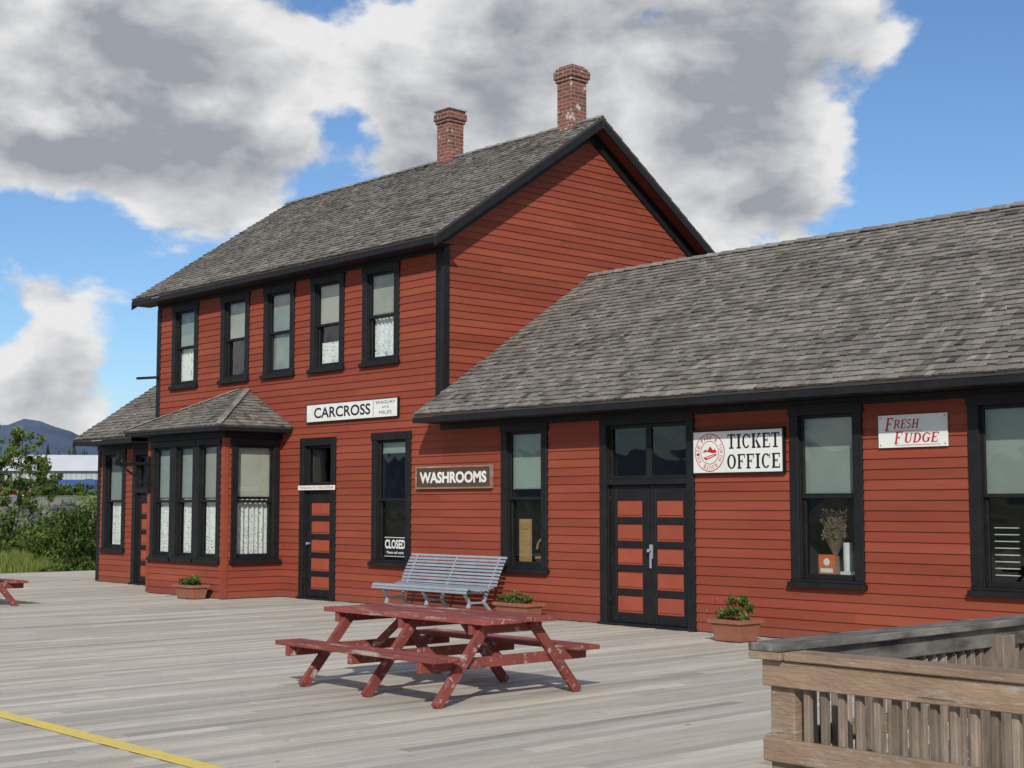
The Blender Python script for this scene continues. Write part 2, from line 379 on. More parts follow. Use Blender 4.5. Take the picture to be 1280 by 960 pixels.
for xs,sg in((EX1,-1),(EX0,1)):
    for k in range(12):
        a=k/12; b2=(k+1)/12+.01
        shn.beam((xs+sg*run*a,EY+run*a,be+.036+rise*a),(xs+sg*run*b2,EY+run*b2,be+.022+rise*b2),.11,.014,t=U(.95,1.4))
slab=MB(M['roofwood'])
tw=(EX0+run,0,be+rise);tw2=(EX1-run,0,be+rise)
slab.face([(EX0,EY,be-.003),(EX1,EY,be-.003),tw2,tw]); slab.face([(EX1,EY,be-.003),(EX1,0,be-.003),tw2]); slab.face([(EX0,0,be-.003),(EX0,EY,be-.003),tw])
slab.box(EX0+.005,EX1-.005,EY+.005,-.028,3.036,3.055)
def roof(x0,x1,eave,ridge,ov,thick=.09):
    run=YR+ov; rise=ridge-eave; L=math.hypot(run,rise); c,s=run/L,rise/L
    shingles(shn,(x0,-ov,eave),(1,0,0),(0,c,s),L,lambda u:(0,x1-x0))
    shingles(shn,(x1,D+ov,eave),(-1,0,0),(0,-c,s),L,lambda u:(0,x1-x0),e=.27,w=(.2,.4))
    g=.004
    slab.prism([(x0+g,-ov+.01,eave-.002),(x0+g,YR,ridge-.004),(x0+g,D+ov-.01,eave-.002),(x0+g,D+ov-.01,eave-.04),(x0+g,YR,ridge-thick),(x0+g,-ov+.01,eave-.04)],(x1-x0-2*g,0,0))
    x=x0
    while x<x1:
        xe=min(x+.3,x1); t=U(.85,1.3); dz=U(0,.008)
        shn.beam((x,YR-.055,ridge+.008+dz),(xe,YR-.055,ridge-.004),.12,.014,up=(0,-.68,1),t=t)
        shn.beam((x,YR+.055,ridge+.007+dz),(xe,YR+.055,ridge-.005),.12,.014,up=(0,.68,1),t=t)
        x=xe
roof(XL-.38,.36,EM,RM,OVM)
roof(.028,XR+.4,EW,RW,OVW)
roof(XLL-.1,XL-.025,EW,RW,OVW)
trim.box(XL-.37,.35,-OVM+.012,-OVM+.035,EM-.13,EM-.045); trim.box(XL-.37,.35,-OVM+.035,-.026,EM-.125,EM-.10)
trim.box(XL,0,-.045,-.024,EM-.197,EM-.127)
for a,b in((-.02,XR+.38),(XLL-.08,XL-.02)):
    trim.box(a,b,-OVW+.012,-OVW+.035,EW-.13,EW-.045); trim.box(a,b,-OVW+.035,-.026,EW-.125,EW-.10)
    trim.box(a+.02,b-.03,-.042,-.024,2.86,EW-.127)
def rake(xa,xb,eave,ridge,ov,w):
    for sgn in(0,1):
        f=(lambda y:y) if not sgn else (lambda y:D-y)
        pts=[(xa,f(-ov),eave-.042),(xa,f(YR),ridge-.05),(xa,f(YR),ridge-.05-w),(xa,f(-ov),eave-.042-w)]
        trim.prism(pts,(xb-xa,0,0))
rake(.335,.37,EM,RM,OVM,.15)
def wallrake(xa,xb,eave,ridge,ov,w):
    s=(ridge-eave)/(YR+ov); z0=eave+s*ov
    for sgn in(0,1):
        f=(lambda y:y) if not sgn else (lambda y:D-y)
        trim.prism([(xa,f(0),z0-.08),(xa,f(YR),ridge-.09),(xa,f(YR),ridge-.09-w),(xa,f(0),z0-.08-w)],(xb-xa,0,0))
wallrake(.0235,.05,EM,RM,OVM,.28)
wallrake(XL-.05,XL-.0235,EM,RM,OVM,.26)
rake(XL-.39,XL-.36,EM,RM,OVM,.17)
rake(XLL-.11,XLL-.08,EW,RW,OVW,.13)
wallrake(XLL-.05,XLL-.0235,EW,RW,OVW,.18)
for sgn in(0,1):
    f=(lambda y:y) if not sgn else (lambda y:D-y)
    redp.prism([(.052,f(-OVM+.04),EM-.046),(.052,f(YR),RM-.096),(.052,f(YR),RM-.12),(.052,f(-OVM+.04),EM-.07)],(.28,0,0),.5)
trim.box(-.13,.034,-.034,-.001,3.05,EM-.2); trim.box(.001,.033,-.001,.13,3.0,EM-.1)
trim.box(XL-.034,XL+.11,-.034,-.001,2.9,EM-.2); trim.box(XL-.033,XL-.001,-.001,.12,3.0,EM-.1)
trim.box(XLL-.034,XLL+.09,-.034,-.001,.01,2.855); trim.box(XLL-.033,XLL-.001,-.001,.1,.01,3.0)
inn=MB(M['interior'])
inn.box(XLL+.05,XR-.05,.03,D-.06,-.02,.02); inn.box(XL+.05,-.05,.2,D-.06,3.55,3.7); inn.box(XLL+.05,XR-.05,3.2,3.25,.02,2.98)
inn.box(XLL+.05,XR-.05,.03,D-.06,2.97,3.0); inn.box(XL+.05,-.05,2.6,2.65,3.7,5.8); inn.box(XL+.05,-.05,.03,D-.06,5.80,5.83)
inn.box(BX0+.03,BX1-.03,BY+.03,.03,2.9,2.93);inn.box(BX0+.03,BX1-.03,BY+.03,.03,-.01,.02)
wall.obj('clapboard_walls',st); trim.obj('black_trim',st,bevel=.004); glass.obj('window_panes',st); blinds.obj('window_blinds',st); lace.obj('lace_curtains',st)
redp.obj('door_panels',st,bevel=.004); brass.obj('door_hardware',st); shn.obj('shingle_roof',st); slab.obj('roof_deck',st); inn.obj('interior_partitions',st)
def chimney(x,y,z0,z1,k):
    b=MB([M['brick'],M['metal'],M['tyre'],M['paper']]); h=.19
    b.box(x-h,x+h,y-h,y+h,z0,z1-.30)
    lev=[(.025,.06),(.05,.07),(.05,.07),(.025,.06)]
    z=z1-.30
    for e,d in lev:
        b.box(x-h-e,x+h+e,y-h-e,y+h+e,z+.0005,z+d); z+=d
    b.box(x-h+.02,x+h-.02,y-h+.02,y+h-.02,z,z1)
    b.box(x-.1,x+.1,y-.1,y+.1,z1+.0005,z1+.012,mi=2)
    if k==2:
        b.box(x-h-.055,x+h+.055,y-h-.055,y+h+.055,z1-.045,z1-.012,.6,mi=3)
    b.obj('brick_chimney_%d'%k,st,bevel=.006)
chimney(-.42,3.39,8.1,9.63,1); chimney(-3.87,3.39,8.1,9.55,2)
br_=MB(M['black'])
br_.beam((-9.75,-.25,4.32),(-9.2,-.05,4.32),.05,.05)
br_.beam((-9.28,-.06,4.1),(-9.28,-.06,4.4),.06,.05)
br_.cyl((-7.3,-1.25,2.45),(-7.3,-1.9,2.45),.03,.03,8); br_.beam((-7.3,-1.9,2.45),(-7.3,-1.24,2.02),.04,.04)
br_.beam((-7.3,-1.25,2.6),(-7.3,-1.25,1.9),.05,.05,up=(0,1,0)); br_.beam((-7.3,-1.95,2.42),(-7.3,-1.85,2.6),.09,.09)
br_.obj('signal_bracket',st)
wc=MB([M['wood'],M['wicker'],M['orange'],M['paper'],M['darkstalk'],M['leafd']])
wc.box(1.62,1.86,.20,.24,.72,1.45,mi=0); wc.box(1.65,1.83,.19,.199,1.3,1.38,mi=1)
wc.box(1.6,2.4,.16,.6,.66,.72,mi=0)
for i in range(6):   # wicker chair back
    q=i/5*math.pi; wc.beam((2.12-.15*math.cos(q),.24,1.0+.16*math.sin(q)),(2.12-.15*math.cos(q+.63),.24,1.0+.16*math.sin(q+.63)),.025,.025,mi=1)
for i in range(7): wc.beam((1.99+i*.045,.24,.72),(1.99+i*.045,.24,1.04+.11*math.sin((i+.5)/7*math.pi)),.012,.012,mi=1)
wc.box(1.95,2.30,.22,.5,.86,.89,mi=1)
wc.box(6.95,7.85,.17,.55,.70,.76,mi=3)
wc.box(7.12,7.36,.17,.18,.78,1.05,mi=2); wc.box(7.15,7.33,.166,.1695,.83,.88,mi=3); wc.cyl((7.24,.1699,.96),(7.24,.166,.96),.045,.045,14,mi=3)
wc.cyl((7.5,.25,.76),(7.5,.25,1.2),.055,.06,14,mi=3)
wc.box(7.44,7.75,.165,.18,.77,.85,mi=3)
for i in range(80):
    a=U(0,6.28); r=U(.02,.2); p0=Vector((7.27,.32,1.0)); p1=p0+Vector((r*math.cos(a),r*.5*math.sin(a),U(.3,.62)))
    wc.beam(p0,p1,.004,.004,mi=4)
    for k in range(5):
        q=p1+Vector((U(-.02,.02),U(-.02,.02),U(-.09,.02))); wc.beam(q,q+Vector((U(-.02,.02),0,.02)),.014,.012,mi=4,up=(0,1,0))
wc.cyl((7.27,.32,.76),(7.27,.32,1.03),.06,.045,12,mi=4)
for i in range(9):
    wc.box(9.5,9.78,.16,.20,.80+i*.075,.81+i*.075,mi=3)
wc.box(-1.5,-1.1,.5,.54,.7,1.2,mi=3)
wc.obj('window_display_items',st)

# ---------------------------------------------------------------- text/signs
def text_mesh(s,mb,x0,x1,z0,z1,y,mi=0,bold=.012,slant=0):
    cu=bpy.data.curves.new('txt','FONT'); cu.body=s; cu.size=1; cu.offset=bold; cu.resolution_u=4; cu.shear=slant
    o=bpy.data.objects.new('txt',cu); col.objects.link(o); bpy.context.view_layer.update()
    dg=bpy.context.evaluated_depsgraph_get(); me=bpy.data.meshes.new_from_object(o.evaluated_get(dg))
    vs=[v.co.copy() for v in me.vertices]; fs=[tuple(p.vertices) for p in me.polygons]
    ax=min(v.x for v in vs);bx=max(v.x for v in vs);ay=min(v.y for v in vs);by=max(v.y for v in vs)
    k=len(mb.v)
    for v in vs: mb.v.append((x0+(v.x-ax)/(bx-ax)*(x1-x0), y, z0+(v.y-ay)/(by-ay)*(z1-z0)))
    for f in fs: mb.f.append(tuple(k+i for i in f)); mb.t.append(1.0); mb.mi.append(mi)
    bpy.data.objects.remove(o); bpy.data.curves.remove(cu); bpy.data.meshes.remove(me)
def serif_word(word,mb,x0,x1,z0,z1,y,mi,slant=0.0,gap=.14):
    H=z1-z0; wd={'I':.48,'C':.86,'O':.92,'K':.98,'T':.84,'E':.8,'F':.78,'R':.95,'S':.7,'H':1.0,'U':.95,'D':.92,'G':.95}
    tot=sum(wd[c] for c in word)+gap*(len(word)-1); k=(x1-x0)/tot; x=x0
    def quad(pts):
        mb.face([(px+slant*(pz-z0),y,pz) for px,pz in pts],mi=mi)
    for ch in word:
        w=wd[ch]*k
        def rc(a,b,c,d): quad([(x+a*w,z0+c*H),(x+b*w,z0+c*H),(x+b*w,z0+d*H),(x+a*w,z0+d*H)])
        def pl(pts): quad([(x+a*w,z0+b*H) for a,b in pts])
        t=.10
        def ring(q0=0,q1=360,cx_=.5,ro=.5,th=.24,n=28):
            for i in range(n):
                u=math.radians(q0+(q1-q0)*i/n);v_=math.radians(q0+(q1-q0)*(i+1)/n)
                pl([(cx_+ro*math.cos(u),.5+.5*math.sin(u)),(cx_+ro*math.cos(v_),.5+.5*math.sin(v_)),(cx_+(ro-th)*math.cos(v_),.5+(.5-t)*math.sin(v_)),(cx_+(ro-th)*math.cos(u),.5+(.5-t)*math.sin(u))])
        if ch=='T': rc(0,1,1-t,1); rc(.37,.63,t,1-t); rc(.2,.8,0,t); rc(0,.08,.74,1-t); rc(.92,1,.74,1-t)
        elif ch=='I': rc(0,1,0,t); rc(0,1,1-t,1); rc(.25,.75,t,1-t)
        elif ch in'EF':
            rc(.1,.38,t,1-t); rc(0,1 if ch=='E' else .55,0,t); rc(0,1,1-t,1); rc(.38,.7,.46,.56); rc(.9,1,.72,1-t); rc(.66,.74,.38,.46); rc(.66,.74,.56,.64)
            if ch=='E': rc(.92,1,t,.3)
        elif ch=='K':
            rc(.08,.34,t,1-t); rc(0,.42,0,t); rc(0,.42,1-t,1); rc(.62,.98,1-t,1); rc(.56,1,0,t)
            pl([(.34,.36),(.44,.46),(.88,.9),(.74,.9)]); pl([(.40,.52),(.52,.62),(.94,.1),(.66,.1)])
        elif ch=='O': ring()
        elif ch=='C': ring(42,318); rc(.86,.95,.66,.97)
        elif ch=='G': ring(45,330); rc(.6,1,.38,.48); rc(.72,.92,.1,.38); rc(.86,.95,.68,.97)
        elif ch=='D': rc(.08,.32,t,1-t); rc(0,.45,0,t); rc(0,.45,1-t,1); ring(-90,90,.45,.55,.26,16)
        elif ch=='H': rc(.08,.3,t,1-t); rc(.7,.92,t,1-t); rc(0,.38,0,t); rc(0,.38,1-t,1); rc(.62,1,0,t); rc(.62,1,1-t,1); rc(.3,.7,.45,.55)
        elif ch=='U':
            rc(.08,.32,.3,1-t); rc(0,.4,1-t,1); rc(.75,.87,.3,1-t); rc(.64,1,1-t,1)
            n=12
            for i in range(n):
                u=math.pi*(1+i/n);v_=math.pi*(1+(i+1)/n)
                pl([(.475+.395*math.cos(u),.3+.3*math.sin(u)),(.475+.395*math.cos(v_),.3+.3*math.sin(v_)),(.52+.21*math.cos(v_),.3+.2*math.sin(v_)),(.52+.21*math.cos(u),.3+.2*math.sin(u))])
        elif ch=='R':
            rc(.08,.32,t,1-t); rc(0,.42,0,t); rc(0,.45,1-t,1); rc(.32,.45,.44,.53); rc(.78,1,0,t)
            n=12
            for i in range(n):
                u=math.pi*(-.5+i/n);v_=math.pi*(-.5+(i+1)/n)
                pl([(.45+.45*math.cos(u),.72+.28*math.sin(u)),(.45+.45*math.cos(v_),.72+.28*math.sin(v_)),(.45+.2*math.cos(v_),.715+.185*math.sin(v_)),(.45+.2*math.cos(u),.715+.185*math.sin(u))])
            pl([(.45,.44),(.68,.46),(.95,.1),(.7,.1)])
        elif ch=='S':
            n=14
            for i in range(n):
                u=math.radians(30+i*240/n);v_=math.radians(30+(i+1)*240/n)
                pl([(.5+.5*math.cos(u),.745+.255*math.sin(u)),(.5+.5*math.cos(v_),.745+.255*math.sin(v_)),(.5+.24*math.cos(v_),.745+.15*math.sin(v_)),(.5+.24*math.cos(u),.745+.15*math.sin(u))])
                u+=math.pi; v_+=math.pi
                pl([(.5+.5*math.cos(u),.295+.295*math.sin(u)),(.5+.5*math.cos(v_),.295+.295*math.sin(v_)),(.5+.24*math.cos(v_),.295+.18*math.sin(v_)),(.5+.24*math.cos(u),.295+.18*math.sin(u))])
        x+=w+gap*k
def board(mb,x0,x1,z0,z1,y0,y1,fr=.03,mi=0,fmi=1):
    mb.box(x0+fr,x1-fr,y0+.008,y1,z0+fr,z1-fr,mi=mi)
    mb.box(x0,x1,y0,y1,z1-fr,z1,mi=fmi);mb.box(x0,x1,y0,y1,z0,z0+fr,mi=fmi);mb.box(x0,x0+fr,y0,y1,z0+fr,z1-fr,mi=fmi);mb.box(x1-fr,x1,y0,y1,z0+fr,z1-fr,mi=fmi)
s=MB([M['white'],M['ink'],M['redink'],M['blue']])
board(s,-3.74,-1.07,3.13,3.46,-.07,-.026,.012)
s_y=-.0635
text_mesh('CARCROSS',s,-3.50,-1.83,3.20,3.39,s_y,1,.02)
s.box(-1.755,-1.745,s_y-.0008,s_y,3.16,3.43,mi=1)
text_mesh('SKAGUAY',s,-1.68,-1.14,3.365,3.415,s_y,1,.0); text_mesh('67.5',s,-1.50,-1.32,3.285,3.325,s_y,1,0); text_mesh('MILES',s,-1.58,-1.24,3.19,3.245,s_y,1,0)
s.obj('station_name_sign')
s=MB([M['brownsign'],M['rail'],M['white']])
board(s,-.57,1.28,1.92,2.28,-.08,-.026,.025)
text_mesh('WASHROOMS',s,-.47,1.17,2.01,2.19,-.0735,2,.04); s.obj('washrooms_sign')
s=MB([M['white'],M['ink'],M['redink'],M['paper']])
board(s,5.30,6.80,2.06,2.64,-.075,-.026,.022)
yy=-.0685
serif_word('TICKET',s,5.90,6.73,2.385,2.575,yy,1); serif_word('OFFICE',s,5.89,6.735,2.125,2.315,yy,1)
cx,cz=5.60,2.345
s.cyl((cx,yy+.001,cz),(cx,yy-.0005,cz),.25,.25,40,mi=2); s.cyl((cx,yy-.0006,cz),(cx,yy-.001,cz),.238,.238,40,mi=0)
s.cyl((cx,yy-.0011,cz),(cx,yy-.0015,cz),.155,.155,40,mi=2); s.cyl((cx,yy-.0016,cz),(cx,yy-.002,cz),.145,.145,40,mi=0)
s.face([(cx-.12,yy-.0024,cz-.0),(cx-.07,yy-.0024,cz+.045),(cx-.04,yy-.0024,cz+.02),(cx+.01,yy-.0024,cz+.085),(cx+.06,yy-.0024,cz+.03),(cx+.09,yy-.0024,cz+.05),(cx+.125,yy-.0024,cz-.0),(cx+.05,yy-.0024,cz-.01),(cx-.03,yy-.0024,cz+.01)],mi=2)
s.face([(cx-.11,yy-.0028,cz-.065),(cx+.10,yy-.0028,cz-.015),(cx+.125,yy-.0028,cz-.035),(cx-.06,yy-.0028,cz-.10)],mi=2)
s.face([(cx-.06,yy-.0032,cz-.065),(cx+.08,yy-.0032,cz-.033),(cx+.08,yy-.0032,cz-.04),(cx-.05,yy-.0032,cz-.075)],mi=0)
ring="WHITE PASS & YUKON ROUTE "
for i,ch in enumerate(ring):
    if ch==' ': continue
    q=math.radians(215-i*360/len(ring))
    k=len(s.v); text_mesh(ch,s,-.018,.018,-.026,.026,0,2,.02)
    for j in range(k,len(s.v)):
        x,_,z=s.v[j]; a=q-math.pi/2
        s.v[j]=(cx+.197*math.cos(q)+x*math.cos(a)-z*math.sin(a),yy-.0015,cz+.197*math.sin(q)+x*math.sin(a)+z*math.cos(a))
s.obj('ticket_office_sign')
s=MB([M['white'],M['redink']])
s.box(8.16,9.07,-.045,-.028,2.33,2.71)
serif_word('F',s,8.25,8.34,2.53,2.68,-.0462,1,.2); serif_word('RESH',s,8.365,8.69,2.55,2.655,-.0462,1,.2)
serif_word('F',s,8.37,8.46,2.37,2.515,-.0462,1,.2); serif_word('UDGE',s,8.50,8.94,2.38,2.495,-.0462,1,.2)
s.box(8.25,8.74,-.047,-.0452,2.521,2.526,mi=1); s.box(8.38,8.98,-.047,-.0452,2.353,2.358,mi=1)
for x in(8.19,9.04):
    for z in(2.36,2.68): s.cyl((x,-.045,z),(x,-.05,z),.008,.008,8,mi=1)
s.obj('fudge_shop_sign')
s=MB([M['ink'],M['white']])
s.box(-1.50,-.90,.0,.006,.80,1.14); text_mesh('CLOSED',s,-1.47,-.93,.94,1.09,-.002,1,.03); text_mesh('Please call again',s,-1.42,-.97,.845,.90,-.002,1,.015)
s.box(-1.48,-.92,-.003,-.001,1.12,1.13,mi=1); s.box(-1.48,-.92,-.003,-.001,.81,.818,mi=1)
s.obj('closed_sign')
s=MB([M['white'],M['redink']])
s.box(-3.98,-2.85,-.062,-.052,1.93,2.01); text_mesh('THIS BUILDING IS NOT A PUBLIC RESTROOM',s,-3.93,-2.9,1.95,1.99,-.0632,1,.01)
s.obj('door_notice_sign')

# ---------------------------------------------------------------- deck
dk=MB(M['deck']); x=-16.8
while x<26:
    w=.142
    yend=-0.003 if x>XLL-.05 else 8
    y=-26+U(0,3.6)-3.6
    base=U(.93,1.06)
    while y<yend:
        L=random.choice([3.6,3.6,4.8,2.4]); y1=min(y+L-.006,yend)
        t=base*U(.80,1.12)
        if R()<.07: t*=.78
        dz=U(-.003,.003); tilt=U(-.0015,.0015)
        dk.hexa([(x,y,-.04),(x+w-.010,y,-.04),(x+w-.010,y1,-.04),(x,y1,-.04),(x,y,dz-.003),(x+w-.010,y,dz-.003+tilt),(x+w-.010,y1,dz-.003+tilt),(x,y1,dz-.003)],(t*1.02,t,t*U(.93,1.0)))
        y+=L
    x+=w
dk.box(-16.86,-16.81,-26,8,-.3,0.0,.45)
dk.box(-16.8,26,-28,8,-.28,-.10,.18)
dk.obj('wooden_deck')
yl=MB(M['yellow']); yl.box(-15,15.5,-9.97,-9.83,.0045,.0085); yl.obj('yellow_safety_line')

# ---------------------------------------------------------------- picnic tables
def picnic(loc,rot=0):
    e=empty('picnic_table',loc); e.rotation_euler=(0,0,rot)
    L=1.16
    tp=MB(M['tablered'])
    n=6; W=.86; w=W/n
    for i in range(n): tp.box(-L+U(-.008,.008),L+U(-.008,.008),-W/2+i*w+.004,-W/2+(i+1)*w-.004,.655+U(-.002,.002),.695+U(-.002,.002),U(.85,1.2))
    tp.obj('tabletop',e,bevel=.005)
    b=MB(M['tablered'])
    for sgn in(-1,1):
        for i in range(2):
            y0=sgn*(.68+i*.143); y1=y0+sgn*.135; b.box(-L+U(-.008,.008),L+U(-.008,.008),min(y0,y1),max(y0,y1),.375,.415,U(.85,1.2))
    b.obj('bench_planks',e,bevel=.005)
    f=MB(M['tablered'])
    for x in(-.96,0,.96):
        for sgn in(-1,1):
            f.beam((x+.045,sgn*.26,.652),(x+.045,sgn*.82,0.0),.042,.095,up=(0,0,1),t=U(.85,1.05))
        f.box(x-.03,x+.02,-.96,.96,.285,.374); f.box(x-.03,x+.02,-.41,.41,.565,.654)
    for sgn in(-1,1): f.beam((sgn*.94-.05*sgn,0,.33),(sgn*.42,0,.645),.08,.04)
    f.obj('a_frame_legs',e,bevel=.004)
picnic((7.56,-6.32,0)); picnic((-6.45,-5.45,0),.03)

# ---------------------------------------------------------------- bench
e=empty('slatted_park_bench',(.66,-.52,0))
b=MB(M['steel']); H=1.14
prof=[]
for i in range(9):
    q=i/8; prof.append((.10+.20*q**1.2,.47+.40*q))
for i in range(8):
    q=i/7; prof.append((.03-.46*q,.415+.035*(2*q-1)**2-.01))
prof.append((-.475,.425)); prof.append((-.495,.385))
for i,(y,z) in enumerate(prof):
    if i<9: up=Vector((0,-.92,.40))
    elif i<17: up=Vector((0,.0,1))
    else: up=Vector((0,-.8,.5)) if i==17 else Vector((0,-1,.1))
    b.beam((-H,y,z),(H,y,z),.038,.02,up=up,t=U(.95,1.05))
b.obj('slats',e,bevel=.004)
f=MB(M['steel'])
for x in(-.98,0,.98):
    pts=[(.31,.88),(.20,.66),(.12,.50),(.06,.41),(-.1,.385),(-.3,.385),(-.45,.40)]
    for (y0,z0),(y1,z1) in zip(pts,pts[1:]): f.beam((x,y0,z0-.012),(x,y1,z1-.012),.035,.035,up=(1,0,0))
    for pts in ([(-.40,.38),(-.30,.22),(-.34,.10),(-.44,.0)],[(.06,.40),(-.02,.22),(.10,.10),(.26,.0)]):
        for (y0,z0),(y1,z1) in zip(pts,pts[1:]): f.beam((x,y0,z0),(x,y1,z1),.04,.05,up=(1,0,0))
    f.beam((x,-.30,.22),(x,-.02,.22),.03,.03,up=(1,0,0))
    f.box(x-.04,x+.04,-.5,-.38,0,.02); f.box(x-.04,x+.04,.2,.32,0,.02)
f.obj('cast_frames',e,bevel=.004)

# ---------------------------------------------------------------- foliage helpers
def leaves(mb,c,r,n,size,squash=1.0,mi=0,base=(1,1,1),edge=.5):
    c=Vector(c)
    for i in range(n):
        d=Vector((random.gauss(0,1),random.gauss(0,1),random.gauss(0,1))).normalized()
        rr=r*(R()**edge)
        p=c+Vector((d.x*rr,d.y*rr,d.z*rr*squash))
        a=Vector((U(-1,1),U(-1,1),U(-1,1))).normalized(); b_=a.cross(Vector((U(-1,1),U(-1,1),U(-1,1)))).normalized()
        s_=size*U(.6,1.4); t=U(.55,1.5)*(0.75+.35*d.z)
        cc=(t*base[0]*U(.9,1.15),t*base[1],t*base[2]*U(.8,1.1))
        mb.face([p-a*s_,p-b_*s_*.45,p+a*s_,p+b_*s_*.45],cc,mi)
def planter(loc,w,d,h,seed,dens,fh,flowers=0):
    random.seed(seed); e=empty('planter_box',loc)
    b=MB([M['terra'],M['soil']]); i=.035
    b.hexa([(-w/2+i,-d/2+i,0.01),(w/2-i,-d/2+i,0.01),(w/2-i,d/2-i,0.01),(-w/2+i,d/2-i,0.01),(-w/2,-d/2,h-.05),(w/2,-d/2,h-.05),(w/2,d/2,h-.05),(-w/2,d/2,h-.05)])
    r=.03
    b.box(-w/2-r,w/2+r,-d/2-r,-d/2+r,h-.049,h);b.box(-w/2-r,w/2+r,d/2-r,d/2+r,h-.049,h);b.box(-w/2-r,-w/2+r,-d/2+r,d/2-r,h-.049,h);b.box(w/2-r,w/2+r,-d/2+r,d/2-r,h-.049,h)
    b.box(-w/2+r,w/2-r,-d/2+r,d/2-r,h-.048,h-.03,mi=1)
    b.obj('box',e,bevel=.004)
    l=MB([M['leaf'],M['flower']])
    for k in range(int(5+w*8)):
        leaves(l,(U(-w/2+.05,w/2-.05),U(-d/2+.05,d/2-.05),h+U(.0,fh)),U(.05,.10),dens,.028)
    for k in range(flowers): leaves(l,(U(-w/2,w/2),U(-d/2,d/2),h+fh*U(.5,1.2)),.018,10,.014,mi=1)
    l.obj('plants',e)
planter((6.52,-.72,0),.46,.40,.27,3,90,.24,3)
planter((2.28,-.42,0),.66,.34,.25,4,60,.09,10)
planter((-5.15,-1.52,0),.62,.32,.25,5,60,.10,5)
random.seed(11)

# ---------------------------------------------------------------- railing
e=empty('wooden_railing')
CX,CY=13.46,-9.02; top=.955
rl=MB([M['rail'],M['railgrey'],M['baluster']])
LB=4.6; LA=5.2
def post(x,y,s=.07,mi=0,h=None): rl.box(x-s,x+s,y-s,y+s,0,(h or top-.04),U(.8,1.1),mi)
post(CX+.04,CY+.04); post(CX+2.2,CY+.04); post(CX+4.3,CY+.04); post(CX+.04,CY+2.0,mi=2); post(CX+.04,CY+4.2,mi=2)
rl.box(CX+.095,CX+LB,CY-.09,CY+.10,top-.038,top,1.0,0)
rl.box(CX-.05,CX+LB,CY-.068,CY-.031,top-.165,top-.042,1.05,0)
rl.box(CX-.05,CX+LB,CY-.068,CY-.031,top-.52,top-.41,.95,0)
rl.box(CX-.05,CX+LB,CY-.068,CY-.031,.06,.17,.95,0)
rl.box(CX-.10,CX+.09,CY-.11,CY+LA,top+.001,top+.04,.9,1)
rl.box(CX-.10,CX+.09,CY-.11,CY+.11,top-.038,top-.0005,1,0)
rl.box(CX-.066,CX-.031,CY-.03,CY+LA,top-.14,top-.001,.55,1)
rl.box(CX-.066,CX-.031,CY-.03,CY+LA,top-.5,top-.40,.9,0)
rl.box(CX-.066,CX-.031,CY-.03,CY+LA,.06,.17,.9,0)
rl.box(CX+.011,CX+.045,CY+.12,CY+LA,top-.11,top-.002,.8,1)
y=CY+.16
x=CX+.16
while x<CX+LB:
    if abs(x-CX-2.2)>.09: rl.box(x,x+.034,CY-.03,CY+.008,.10,top-.045,U(.7,1.3),2)
    x+=.096
while y<CY+LA:
    rl.box(CX-.03,CX+.008,y,y+.038,.10,top-.01,U(.8,1.4),2)
    y+=.10
rl.obj('rails_posts_balusters',e,bevel=.005)

# ---------------------------------------------------------------- ground, hills
def gz(x,y=0):
    k=min(1,max(0,(-x-44)/16)); k=k*k*(3-2*k); return -.3+2.5*k
xs=[-6000,-3000,-1200,-500,-250,-150,-100,-80,-66]+[-62+i*1.5 for i in range(34)]+[-8,0,40,120,400,1500,6000]
ys=[-6000,-2000,-600,-200,-80,-40]+[-20+i*3 for i in range(28)]+[80,150,400,1200,3000,6000]
g=MB(M['ground'])
g.v=[(x,y,gz(x)+(U(-.05,.05) if -62<x<-18 else 0)) for x in xs for y in ys]; ny=len(ys)
for i in range(len(xs)-1):
    for j in range(ny-1): g.f.append((i*ny+j,(i+1)*ny+j,(i+1)*ny+j+1,i*ny+j+1)); g.t.append(1.0); g.mi.append(0)
g.obj('ground',smooth=True)
h=MB(M['hill'])
fw=Vector((-.738,.674,0)); rt=Vector((.674,.738,0))
def hillrow(dist,prof,depth=900):
    pts=[]; n=260
    for i in range(n+1):
        q=-1.2+2.6*i/n
        d=Vector((-math.cos(q),math.sin(q),0)); hh=prof(q)
        pts.append([d*(dist+depth*k/5)+Vector((0,0,-5 if k==0 else hh*(k/5)**.8+9*math.sin(i*(1.1+k*.37)+k*2)*(k/5)*(1-k/6))) for k in range(6)])
    for a,b_ in zip(pts,pts[1:]):
        for k in range(5): h.face([a[k],b_[k],b_[k+1],a[k+1]],U(.93,1.07))
def pr(q):
    return 118+62*math.exp(-((q-.425)/.035)**2)+38*math.exp(-((q-.375)/.05)**2)+ 70*math.exp(-((q-.2)/.12)**2)+5*math.sin(q*97)+4*math.sin(q*231)+60*math.exp(-((q+.3)/.3)**2)
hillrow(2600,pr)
h.obj('distant_hills',smooth=True)

